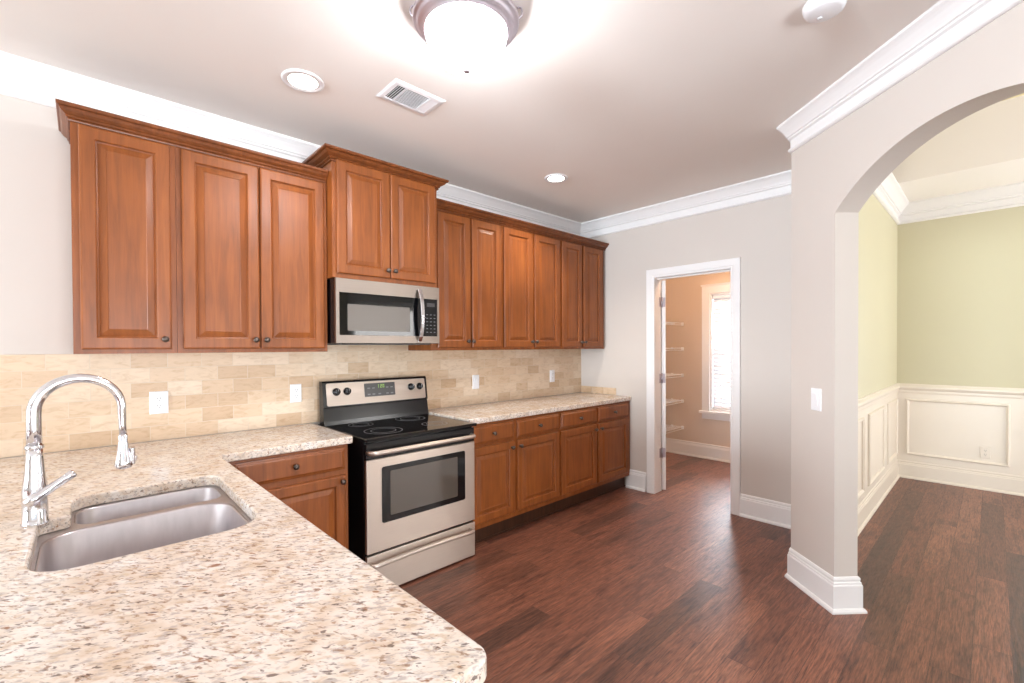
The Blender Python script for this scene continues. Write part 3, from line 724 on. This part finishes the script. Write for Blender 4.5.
finish('handle', bar(RX0+.012, RX1-.030, .824, DY+.003, .050, .0135), STEEL, dr)
sd = finish('storage_drawer', MB().box(RX0+.006, RX1-.006, DY, -.692, .012, .238, .005, 2), STEEL, rg)
finish('handle', bar(RX0+.012, RX1-.040, .204, DY-.0005, .044, .013, .008), STEEL, sd)

# ------------------------------------------------------------------ microwave
MX0, MX1, MZ0, MZ1, MY = -2.879, -2.149, 1.437, 1.8305, -.440
mw = thing('microwave', 'stainless over-the-range microwave under the raised cabinet', 'microwave', ((MX0+MX1)/2, -.22, MZ0))
finish('body', MB().box(MX0+.004, MX1-.004, -.418, -.012, MZ0, MZ1-.0005, .003), BLACK, mw)
finish('front', MB().poly([(MX0, MZ0+.002), (MX1, MZ0+.002), (MX1, MZ1-.004), (MX0, MZ1-.004)], lambda x, z: (x, -.4185, z), lambda x, z: (x, MY, z),
       [[(-2.858, 1.487), (-2.166, 1.487), (-2.166, 1.744), (-2.858, 1.744)]]), STEELM, mw)
dm = finish('door', MB().poly([(-2.8575, 1.4875), (-2.272, 1.4875), (-2.272, 1.7435), (-2.8575, 1.7435)], lambda x, z: (x, -.4186, z), lambda x, z: (x, MY+.001, z),
       [rounded([(-2.808, 1.514, .006), (-2.382, 1.514, .006), (-2.382, 1.676, .006), (-2.808, 1.676, .006)], 4)]), BGLASS, mw)
finish('window', MB().box(-2.809, -2.381, -.4187, MY+.003, 1.513, 1.677), WGLASS2, dm)
n = 12; pts = []
for i in range(n+1):
    u = i/n; pts.append((-2.312, MY-.006-.040*math.sin(PI*u)**.6, 1.452+(1.804-1.452)*u))
finish('handle', MB().rings([[(p[0]+a, p[1]+b, p[2]) for a, b in ((-.014, .004), (-.014, -.003), (-.010, -.007), (.010, -.007), (.014, -.003), (.014, .004))] for p in pts], False), CHROME, dm)
cpm = finish('control_panel', MB().box(-2.2715, -2.1665, -.4186, MY+.0015, 1.4875, 1.7435, .001), BGLASS, mw)
for i in range(3):
    for j in range(6):
        x, z = -2.248+i*.030, 1.515+j*.024; mb = MB(); mb.box(x-.007, x+.007, MY+.0008, MY+.0013, z-.002, z+.002); finish('key', mb, KEYG, cpm)
mb = MB(); mb.box(-2.250, -2.185, MY+.0008, MY+.0013, 1.690, 1.716); finish('display', mb, GREYP, cpm)
mb = MB(); mb.box(MX0+.05, MX1-.05, -.40, -.10, MZ0-.008, MZ0-.0005, .002)
finish('underside_grille', mb, GREYP, mw)

# ------------------------------------------------------------------ outlets, switches
def plate(fn, wd, ht, kind, label, cat, name, group=None, gang=0, WHITE=WHITE):
    """fn(a, b, d) maps plate coordinates to the wall"""
    c = fn(0, -ht/2, 0); t = thing(name, label, cat, c, group=group)
    def bx(a0, a1, b0, b1, d0, d1, ins=0):
        return [[fn(a0, b0, d0), fn(a1, b0, d0), fn(a1, b1, d0), fn(a0, b1, d0)], [fn(a0+ins, b0+ins, d1), fn(a1-ins, b0+ins, d1), fn(a1-ins, b1-ins, d1), fn(a0+ins, b1-ins, d1)]]
    mb = MB(); mb.rings(bx(-wd/2, wd/2, -ht/2, ht/2, .0006, .0055, .003), False); finish('plate', mb, WHITE, t)
    if kind == 'outlet':
        for z in (-.0195, .0195):
            mb = MB(); o = rounded([(gang-.0165, z-.0145, .008), (gang+.0165, z-.0145, .008), (gang+.0165, z+.0145, .008), (gang-.0165, z+.0145, .008)], 4)
            mb.rings([[fn(a, b, d) for a, b in o] for d in (.0056, .0075)], False)
            r = finish('receptacle', mb, WHITE, t)
            mb = MB()
            for a in (-.0065, .0065): mb.rings(bx(gang+a-.0012, gang+a+.0012, z-.001, z+.008, .0076, .0079), False)
            mb.rings(bx(gang-.002, gang+.002, z-.010, z-.006, .0076, .0079), False)
            finish('slots', mb, DARKH, r)
    else:
        mb = MB()
        o = [(-.0165, -.033), (.0165, -.033), (.0165, .033), (-.0165, .033)]
        mb.rings([[fn(a, b, .0056) for a, b in o], [fn(a*.94, b*.96, .0075 if b < 0 else .0105) for a, b in o]], False); finish('rocker', mb, WHITE, t)
    return t
bs = lambda x, z: (lambda a, b, d: (x+a, -.0101-d, z+b))
plate(bs(-3.672, 1.119), .082, .122, 'outlet', 'wide white outlet plate on the tiles behind the faucet', 'outlet', 'wall_outlet')
plate(bs(-2.970, 1.118), .070, .118, 'outlet', 'white outlet on the tiles just left of the range', 'outlet', 'wall_outlet')
plate(bs(-1.480, 1.108), .074, .122, 'switch', 'white rocker switch on the tiles right of the range', 'switch', 'wall_switch')
plate(bs(-.480, 1.112), .072, .122, 'outlet', 'white outlet on the tiles near the corner above the right worktop', 'outlet', 'wall_outlet')
sm = .216
plate(lambda a, b, d: (CX-AX*(sm-a)-AY*d, CY-AY*(sm-a)+AX*d, 1.110+b), .078, .125, 'switch', 'white rocker switch on the front of the arch pier', 'switch', 'wall_switch')
plate(lambda a, b, d: (2.3955-d, -3.062-a, .363+b), .072, .112, 'outlet', 'cream outlet low on the dining room wainscot panel', 'outlet', 'wall_outlet', WHITE=WAIN)

# ------------------------------------------------------------------ wire shelves in the pantry
for nm, z in (('highest', 1.712), ('second highest', 1.388), ('middle', 1.046), ('second lowest', .708), ('lowest', .362)):
    t = thing('wire_shelf', '%s of the five white wire shelves on the pantry side wall' % nm, 'shelf', (1.0, -.17, z), group='wire shelves in the pantry')
    xa, xb, yf, yb = .30, 1.700, -.335, -.012
    mb = MB()
    for y, dz in ((yb, 0), (-.12, -.004), (-.23, -.004), (yf, 0), (yf-.002, -.028)): mb.tube([(xa, y, z+dz), (xb, y, z+dz)], .0034, 6)
    finish('rail', mb, WIRE, t)
    mb = MB(); nW = 56
    for i in range(nW):
        x = xa+.004+(xb-xa-.008)*i/(nW-1); mb.tube([(x, yb, z+.003), (x, yf-.001, z+.003), (x, yf-.0035, z-.028)], .0017, 4)
    finish('deck_wires', mb, WIRE, t)
    mb = MB(); mb.box(1.703, 1.719, yf-.012, yf+.020, z-.034, z+.010, .003); finish('end_bracket', mb, WIRE, t)
    mb = MB(); mb.box(1.703, 1.719, -.2, -.17, z-.012, z+.010, .003); finish('end_bracket', mb, WIRE, t)
    for x in (.75, 1.25):
        mb = MB(); mb.tube([(x, yf+.01, z-.004), (x, -.011, z-.28)], .004, 6); finish('brace', mb, WIRE, t)

# ------------------------------------------------------------------ ceiling fittings
def dome(label, x, y, zc, r, glass=GLASSW):
    t = thing('ceiling_light', label, 'light', (x, y, zc-.26))
    s = r/.207
    finish('pan', MB().lathe([(.11*s, 0), (.165*s, 0), (.175*s, -.012), (.180*s, -.03), (.200*s, -.046), (.207*s, -.054), (.208*s, -.064), (.203*s, -.072), (.196*s, -.074), (.192*s, -.084), (.184*s, -.092), (.176*s, -.094), (.172*s, -.101), (.166*s, -.106), (.158*s, -.107), (.158*s, -.06), (.11*s, -.06)], (x, y, zc-.0006), seg=48), NICKEL, t)
    g = [(.1575*s*math.cos(a), -.1065-.140*s*math.sin(a)) for a in [PI/2*k/14 for k in range(15)]]
    finish('glass_bowl', MB().lathe(g, (x, y, zc), seg=48), glass, t)
    zf = zc-.1065-.140*s
    finish('finial', MB().lathe([(.004, .002), (.013, -.001), (.0145, -.006), (.012, -.011), (.006, -.015), (.001, -.017)], (x, y, zf), seg=20), NICKEL, t)
    for k in range(3):
        a = math.radians(-47+5+180*k) if k < 2 else math.radians(43)
        cx, cy = x+math.cos(a)*.198*s, y+math.sin(a)*.198*s; u = Vector((math.cos(a), math.sin(a), 0))
        pts = [Vector((cx, cy, zc-.040))+u*(.012*math.sin(q)+.010)+Vector((0, 0, .020*(1-math.cos(q)))) for q in [PI*1.25*i/9 for i in range(10)]]
        finish('clip', MB().tube([Vector((cx, cy, zc-.062))]+pts, .0035, 8), NICKEL, t)
    return t
dome('frosted glass dome ceiling light with a brushed nickel ring', -2.868, -1.693, H, .205)
def can(label, x, y, r, power):
    t = thing('recessed_light', label, 'light', (x, y, H-.01), group='recessed ceiling lights')
    finish('trim_ring', MB().lathe([(r*.80, -.001), (r*.99, -.001), (r, -.004), (r*.97, -.008), (r*.86, -.010), (r*.80, -.006)], (x, y, H), seg=40), WHITE, t)
    finish('lens', MB().lathe([(r*.79, -.0015), (r*.79, -.005), (r*.5, -.008), (.002, -.009)], (x, y, H), seg=40), CAN, t)
    L = bpy.data.lights.new('spot', 'SPOT'); L.energy = power; L.color = (1, .9, .78); L.spot_size = math.radians(130); L.spot_blend = .7; L.shadow_soft_size = .07
    o = bpy.data.objects.new('spot', L); COL.objects.link(o); o.location = (x, y, H-.025)
can('round recessed ceiling light nearer the left wall cabinets', -3.160, -.751, .098, 14)
can('round recessed ceiling light toward the pantry corner', -1.251, -.745, .092, 50)
# pantry lamp
dome('small dome lamp on the pantry ceiling', .75, -1.35, H, .15, GLASSP)

vx, vy = -2.684, -.978
vt = thing('ceiling_vent', 'white rectangular air register in the kitchen ceiling', 'vent', (vx, vy, H-.015))
a, b = .150, .104
finish('frame', MB().sweep([(vx-a, vy-b), (vx-a, vy+b), (vx+a, vy+b), (vx+a, vy-b)], [(0, -.001), (0, -.004), (.012, -.009), (.030, -.011), (.030, -.001)], up(H), closed=True), WHITE, vt)
finish('backing', MB().box(vx-a+.03, vx+a-.03, vy-b+.03, vy+b-.03, H-.0025, H-.001), GRILLE, vt)
mb = MB()
for i in range(13):
    y = vy-b+.034+i*(2*b-.068)/12; mb.rings([[(x, y+.003, H-.004), (x, y-.003, H-.011), (x, y-.0045, H-.010), (x, y+.0015, H-.003)] for x in (vx-.062, vx+.066)], False)
finish('louvres', mb, WHITE, vt)
mb = MB()
for i in range(4):
    x = vx-a+.040+i*.012; mb.rings([[(x+.002, y, H-.004), (x-.002, y, H-.011), (x-.0035, y, H-.010), (x+.0005, y, H-.003)] for y in (vy-b+.032, vy+b-.032)], False)
finish('end_louvres', mb, WHITE, vt); mb = MB()
for i in range(4):
    x = vx+a-.036-i*.011; mb.rings([[(x-.004, y, H-.004), (x+.004, y, H-.011), (x+.0055, y, H-.010), (x-.0025, y, H-.003)] for y in (vy-b+.032, vy+b-.032)], False)
finish('end_louvres', mb, WHITE, vt)
finish('crossbar', MB().box(vx-.072, vx-.064, vy-b+.03, vy+b-.03, H-.011, H-.003), WHITE, vt)
finish('crossbar', MB().box(vx+.068, vx+.076, vy-b+.03, vy+b-.03, H-.011, H-.003), WHITE, vt)

sdx, sdy = -1.868, -2.655
sdt = thing('smoke_detector', 'white round smoke detector on the ceiling by the arch', 'smoke detector', (sdx, sdy, H-.04))
finish('housing', MB().lathe([(.055, -.0008), (.072, -.0008), (.073, -.010), (.070, -.024), (.064, -.036), (.050, -.041), (.002, -.042)], (sdx, sdy, H), seg=40), WHITE, sdt)
finish('test_button', MB().lathe([(.009, -.0422), (.009, -.0440), (.002, -.0445)], (sdx+.018, sdy+.02, H), seg=16), WHITE, sdt)
